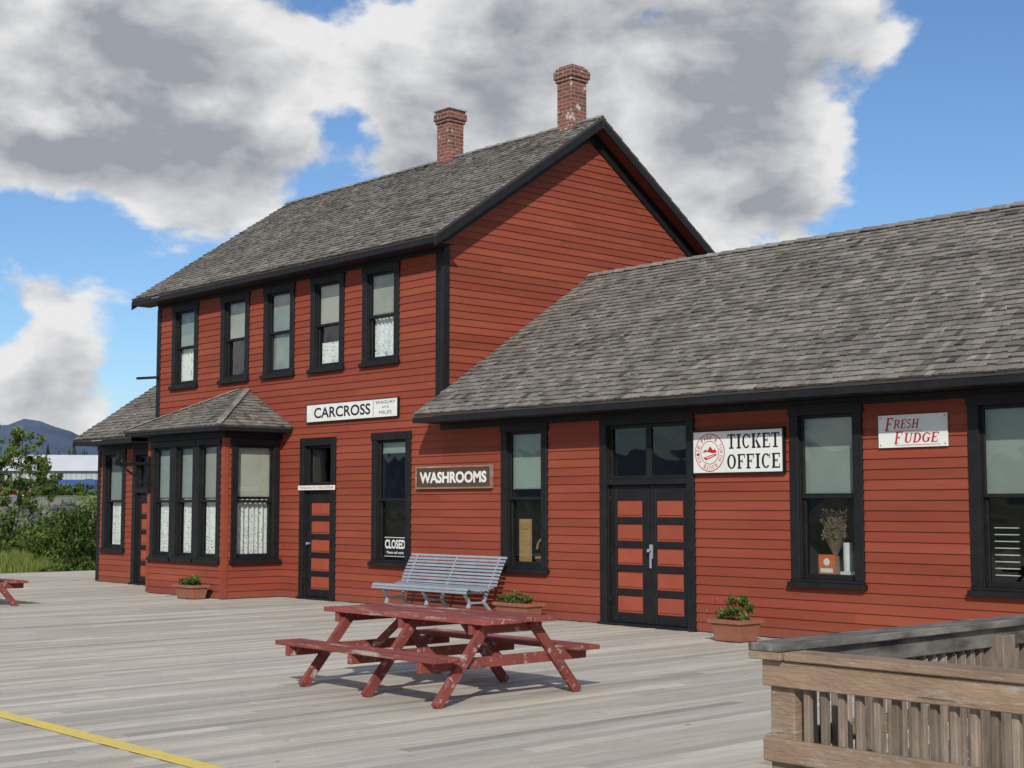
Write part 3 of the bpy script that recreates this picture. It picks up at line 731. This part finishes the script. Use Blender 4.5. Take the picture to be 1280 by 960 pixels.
# ---------------------------------------------------------------- background vegetation
def at(px,t):
    s_=(px-640)/1793.0; p=Vector((17.77,-14.7,0))+(fw+rt*s_)*t; return p.x,p.y
def tree(name,x,y,hgt,rad,seed,mi='leaf',n=30,leaf=.085,per=26):
    random.seed(seed); z=gz(x); e=empty(name,(x,y,z))
    t=MB(M['bark']); l=MB(M[mi])
    p=Vector((0,0,0)); r=.03+.011*hgt; k=7
    tr=[p.copy()]
    for i in range(k):
        q=p+Vector((U(-.12,.12),U(-.12,.12),hgt*.92/k)); t.cyl(p,q,r*(1-i/k*.85),r*(1-(i+1)/k*.85),8); p=q; tr.append(p.copy())
    for i in range(n):
        q=.18+.82*R(); idx=q*k*.999; i0=int(idx); b0=tr[i0].lerp(tr[i0+1],idx-i0)
        prof_=math.sin(min(1,(q-.08)/.95)*math.pi)**.6
        a=U(0,6.283); ln=rad*prof_*U(.4,1.15)
        b1=b0+Vector((math.cos(a)*ln,math.sin(a)*ln,ln*U(.3,.9)))
        t.cyl(b0,b1,.022*(1.1-q)*hgt/5+.006,.005,5)
        bs=U(.8,1.5)
        for m_ in range(3):
            c=b0.lerp(b1,U(.4,1.1))+Vector((U(-.12,.12),U(-.12,.12),U(-.1,.2)))
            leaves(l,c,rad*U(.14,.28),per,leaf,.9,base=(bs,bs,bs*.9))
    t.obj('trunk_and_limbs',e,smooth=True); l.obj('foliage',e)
for i,(px,t,hh,rr) in enumerate([(18,62,5.5,1.0),(-8,60,4.8,1.1),(42,70,4.0,.9),(60,74,3.0,.8),(-60,66,6.5,1.6)]):
    x,y=at(px,t); tree('aspen_tree',x,y,hh,rr,20+i,per=20)
def bush(x,y,w,hgt,seed,n=24,mi='leafd',leaf=.075):
    random.seed(seed); l=MB(M[mi]); z=gz(x)
    for i in range(n):
        a=U(0,6.28); q=R()**.5*w; hh=hgt*U(.15,1)*(1-.45*(q/w)**2); bs=U(.7,1.6)
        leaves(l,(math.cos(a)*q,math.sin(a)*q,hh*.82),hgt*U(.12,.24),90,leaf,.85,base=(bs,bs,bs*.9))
    for i in range(10):
        a=U(0,6.28); l.beam((0,0,-.05),(math.cos(a)*w*.6,math.sin(a)*w*.6,hgt*.7),.03,.03,t=.5)
    l.obj('bush',loc=(x,y,z))
for i,(px,t,w,hh) in enumerate([(104,44,1.2,2.7),(78,47,1.1,2.3),(128,46,1.4,2.6),(98,39.5,.5,.75),(75,38.8,.4,.45),(50,60,1.6,1.3),(5,56,1.6,1.0),(28,66,2.0,1.6),(-20,62,2.2,1.8),(66,62,1.6,2.0),(40,84,1.8,.9),(70,88,2.0,1.0),(5,86,2.0,1.1),(100,90,2.0,1.1)]):
    x,y=at(px,t); bush(x,y,w,hh,50+i,mi='leaf' if i%3 else 'leafd')
random.seed(5)
gr=MB(M['grass'])
for i in range(16000):
    x,y=at(U(-60,150),U(41,64)); z=gz(x)
    hh=U(.12,.42); a=U(0,3.14); dx,dy=.02*math.cos(a),.02*math.sin(a); t=U(.6,1.5)
    gr.face([(x-dx,y-dy,z-.03),(x+dx,y+dy,z-.03),(x+U(-.1,.1),y+U(-.1,.1),z+hh)],(t*U(.9,1.3),t,t))
gr.obj('grass')
dt=MB(M['spruce'])
for i in range(700):
    px=U(-250,330); t=U(240,420); x,y=at(px,t); z=2.0; hh=U(5,10.5); r=hh*.22
    for k in range(5):
        zb=z+hh*(.08+k*.18); rr=r*(1-k*.19)
        n=7
        for j in range(n):
            q=2*math.pi*(j+R()*.5)/n; q2=q+1.1
            dt.face([(x,y,zb+hh*.30),(x+rr*math.cos(q)*U(.7,1.2),y+rr*math.sin(q)*U(.7,1.2),zb),(x+rr*math.cos(q2)*U(.7,1.2),y+rr*math.sin(q2)*U(.7,1.2),zb)],U(.6,1.4))
dt.obj('distant_treeline')
def vp(px,t):
    x,y=at(px,t); return Vector((x,y,0))
ang=math.atan2(.738,.674)
w=empty('white_warehouse',tuple(vp(205,170)+Vector((0,0,2.1)))); w.rotation_euler=(0,0,ang+.12)
b=MB([M['metalwall'],M['metal'],M['vglass']])
b.box(-17,17,-5,5,0,3.6); b.prism([(-17.3,-5.5,3.5),(-17.3,0,5.5),(-17.3,5.5,3.5)],(34.6,0,0),.85,mi=1)
for i in range(9): b.box(-15+i*3.4,-14+i*3.4,-5.03,-4.99,1.6,2.6,mi=2)
for i in range(60): b.box(-17+i*.56,-16.95+i*.56,-5.05,-5.001,0,3.4,.8)
b.obj('walls_and_roof',w)
def vehicle(name,loc,rot,kind,paint):
    e=empty(name,loc); e.rotation_euler=(0,0,rot)
    b=MB([M[paint],M['vglass'],M['tyre'],M['metal']])
    if kind=='truck':
        b.box(-3.2,1.0,-1.15,1.15,.95,2.15,mi=0); b.box(-3.2,2.9,-.9,.9,.55,.93,mi=2)
        b.box(-2.6,.4,-1.17,-1.155,1.4,1.75,mi=3)
        b.prism([(1.1,-1.05,.6),(3.0,-1.05,.6),(3.0,-1.05,1.35),(2.5,-1.05,1.45),(2.1,-1.05,2.15),(1.1,-1.05,2.2)],(0,2.1,0),mi=0)
        b.prism([(1.35,-1.06,1.45),(2.35,-1.06,1.45),(2.02,-1.06,2.05),(1.35,-1.06,2.05)],(0,2.12,0),mi=1)
        wx=(-2.3,2.2); wr=.45
    else:
        b.prism([(-2.2,-.86,.35),(2.2,-.86,.35),(2.2,-.86,.8),(1.1,-.86,.95),(-2.15,-.86,1.0)],(0,1.72,0),mi=0)
        b.prism([(-2.1,-.78,1.0),(.95,-.78,.95),(.35,-.78,1.6),(-1.8,-.78,1.62)],(0,1.56,0),mi=0)
        b.prism([(-1.9,-.79,1.08),(.75,-.79,1.04),(.3,-.79,1.5),(-1.7,-.79,1.52)],(0,1.58,0),mi=1)
        wx=(-1.4,1.4); wr=.34
    for x in wx:
        for y in(-.98,.76) if kind!='truck' else (-1.15,.9): b.cyl((x,y,wr),(x,y+.24,wr),wr,wr,18,mi=2); b.cyl((x,y-.01,wr),(x,y+.25,wr),wr*.5,wr*.5,12,mi=3)
    b.obj('body',e,bevel=.05)
x,y=at(86,150); vehicle('blue_truck',(x,y,gz(x)),ang+math.pi,'truck','blue')
x,y=at(16,125); vehicle('parked_car',(x,y,gz(x)),ang,'car','carred')

# ---------------------------------------------------------------- camera
th=math.radians(4.85)
cd=bpy.data.cameras.new('camera'); co=bpy.data.objects.new('camera',cd); col.objects.link(co)
cd.sensor_width=36; cd.lens=36*1793/1280; cd.clip_end=20000; cd.clip_start=.05
co.location=(17.77,-14.7,1.65)
d=Vector((-.738*math.cos(th),.674*math.cos(th),math.sin(th)))
co.rotation_euler=d.to_track_quat('-Z','Y').to_euler()
scene.camera=co
# ---------------------------------------------------------------- sun
EL=31; AZ=44
sv=Vector((math.cos(math.radians(EL))*math.sin(math.radians(AZ)),-math.cos(math.radians(EL))*math.cos(math.radians(AZ)),math.sin(math.radians(EL))))
sd=bpy.data.lights.new('sun','SUN'); so=bpy.data.objects.new('sun',sd); col.objects.link(so)
sd.energy=3.7; sd.angle=math.radians(.5); sd.color=(1,.95,.86); so.rotation_euler=(-sv).to_track_quat('-Z','Y').to_euler()
# ---------------------------------------------------------------- world
w=bpy.data.worlds.new('World'); scene.world=w; w.use_nodes=True; nt=w.node_tree; nt.nodes.clear()
wo=N(nt,'ShaderNodeOutputWorld'); bg=N(nt,'ShaderNodeBackground'); nt.links.new(bg.outputs[0],wo.inputs[0]); bg.inputs[1].default_value=.10
try:
    w.cycles.sampling_method='MANUAL'; w.cycles.sample_map_resolution=512
except Exception as ex: print(ex)
sky=N(nt,'ShaderNodeTexSky',sky_type='NISHITA'); sky.sun_disc=False; sky.sun_elevation=math.radians(EL); sky.sun_rotation=math.radians(180-AZ); sky.air_density=1.0; sky.dust_density=.3; sky.ozone_density=2.5
tc=N(nt,'ShaderNodeTexCoord'); mp=N(nt,'ShaderNodeMapping'); mp.inputs['Scale'].default_value=(1,1,1.7); nt.links.new(tc.outputs['Generated'],mp.inputs[0]); P=mp.outputs[0]
def skydir(px,py):
    az=math.atan((px-640)/1793); el=math.radians(4.85)+math.atan((480-py)/1793)
    f=fw*math.cos(az)+rt*math.sin(az); v=f*math.cos(el)+Vector((0,0,math.sin(el))); v.z*=1.7; return v
blobs=[(40,60,230,.24),(180,170,190,.22),(330,40,170,.18),(290,255,100,.17),(60,205,120,.15),(560,60,200,.22),(740,90,220,.18),(900,190,170,.20),(1000,110,160,.18),(1000,280,80,.15),(1150,60,90,.08),
 (50,500,110,.20),(120,395,110,.10),(20,370,70,.08),(520,205,45,.12),
 (390,130,65,-.20),(450,160,55,-.16),(60,310,80,-.18),(1210,210,140,-.28),(1140,310,120,-.16),(1270,60,100,-.15),(170,345,70,-.10),(250,440,120,-.14)]
acc=None
for px,py,r,wt in blobs:
    vd=N(nt,'ShaderNodeVectorMath',operation='DISTANCE'); nt.links.new(P,vd.inputs[0]); vd.inputs[1].default_value=skydir(px,py)
    mr=N(nt,'ShaderNodeMapRange',interpolation_type='SMOOTHERSTEP'); mr.inputs['From Min'].default_value=0; mr.inputs['From Max'].default_value=1.8*r/1793; mr.inputs['To Min'].default_value=wt; mr.inputs['To Max'].default_value=0
    nt.links.new(vd.outputs['Value'],mr.inputs['Value'])
    acc=mr.outputs[0] if acc is None else mathn(nt,'ADD',acc,mr.outputs[0])
def nz(off,scale=7.5,detail=9,rough=.55,dist=.15):
    ad=N(nt,'ShaderNodeVectorMath',operation='ADD'); nt.links.new(P,ad.inputs[0]); ad.inputs[1].default_value=off
    n=N(nt,'ShaderNodeTexNoise'); n.inputs['Scale'].default_value=scale; n.inputs['Detail'].default_value=detail; n.inputs['Roughness'].default_value=rough; n.inputs['Distortion'].default_value=dist
    nt.links.new(ad.outputs[0],n.inputs['Vector']); return n.outputs[0]
o0=Vector((3.1,1.2,.4)); o1=o0+Vector((.010,-.010,.036))
n0=nz(o0); n1=nz(o1,detail=5)
dens=mathn(nt,'ADD',mathn(nt,'MULTIPLY_ADD',n0,1.45,-.225),acc)
mask=N(nt,'ShaderNodeMapRange',interpolation_type='SMOOTHSTEP'); mask.inputs['From Min'].default_value=.49; mask.inputs['From Max'].default_value=.63; nt.links.new(dens,mask.inputs['Value'])
thick=N(nt,'ShaderNodeMapRange',interpolation_type='SMOOTHSTEP'); thick.inputs['From Min'].default_value=.55; thick.inputs['From Max'].default_value=1.0; nt.links.new(dens,thick.inputs['Value'])
lit=mathn(nt,'MULTIPLY',mathn(nt,'SUBTRACT',n0,n1),4.5)
g_=mathn(nt,'SUBTRACT',mathn(nt,'MULTIPLY_ADD',thick.outputs[0],1.05,.06),lit); g_=mathn(nt,'MAXIMUM',mathn(nt,'MINIMUM',g_,1.0),0.0)
ccol=mixc(nt,g_,(8.2,8.2,8.2),(3.3,3.5,3.95))
tint=mixc(nt,1.0,sky.outputs[0],(.78,.95,1.14),'MULTIPLY')
fin=mixc(nt,mask.outputs[0],tint,ccol)
nt.links.new(fin,bg.inputs[0])
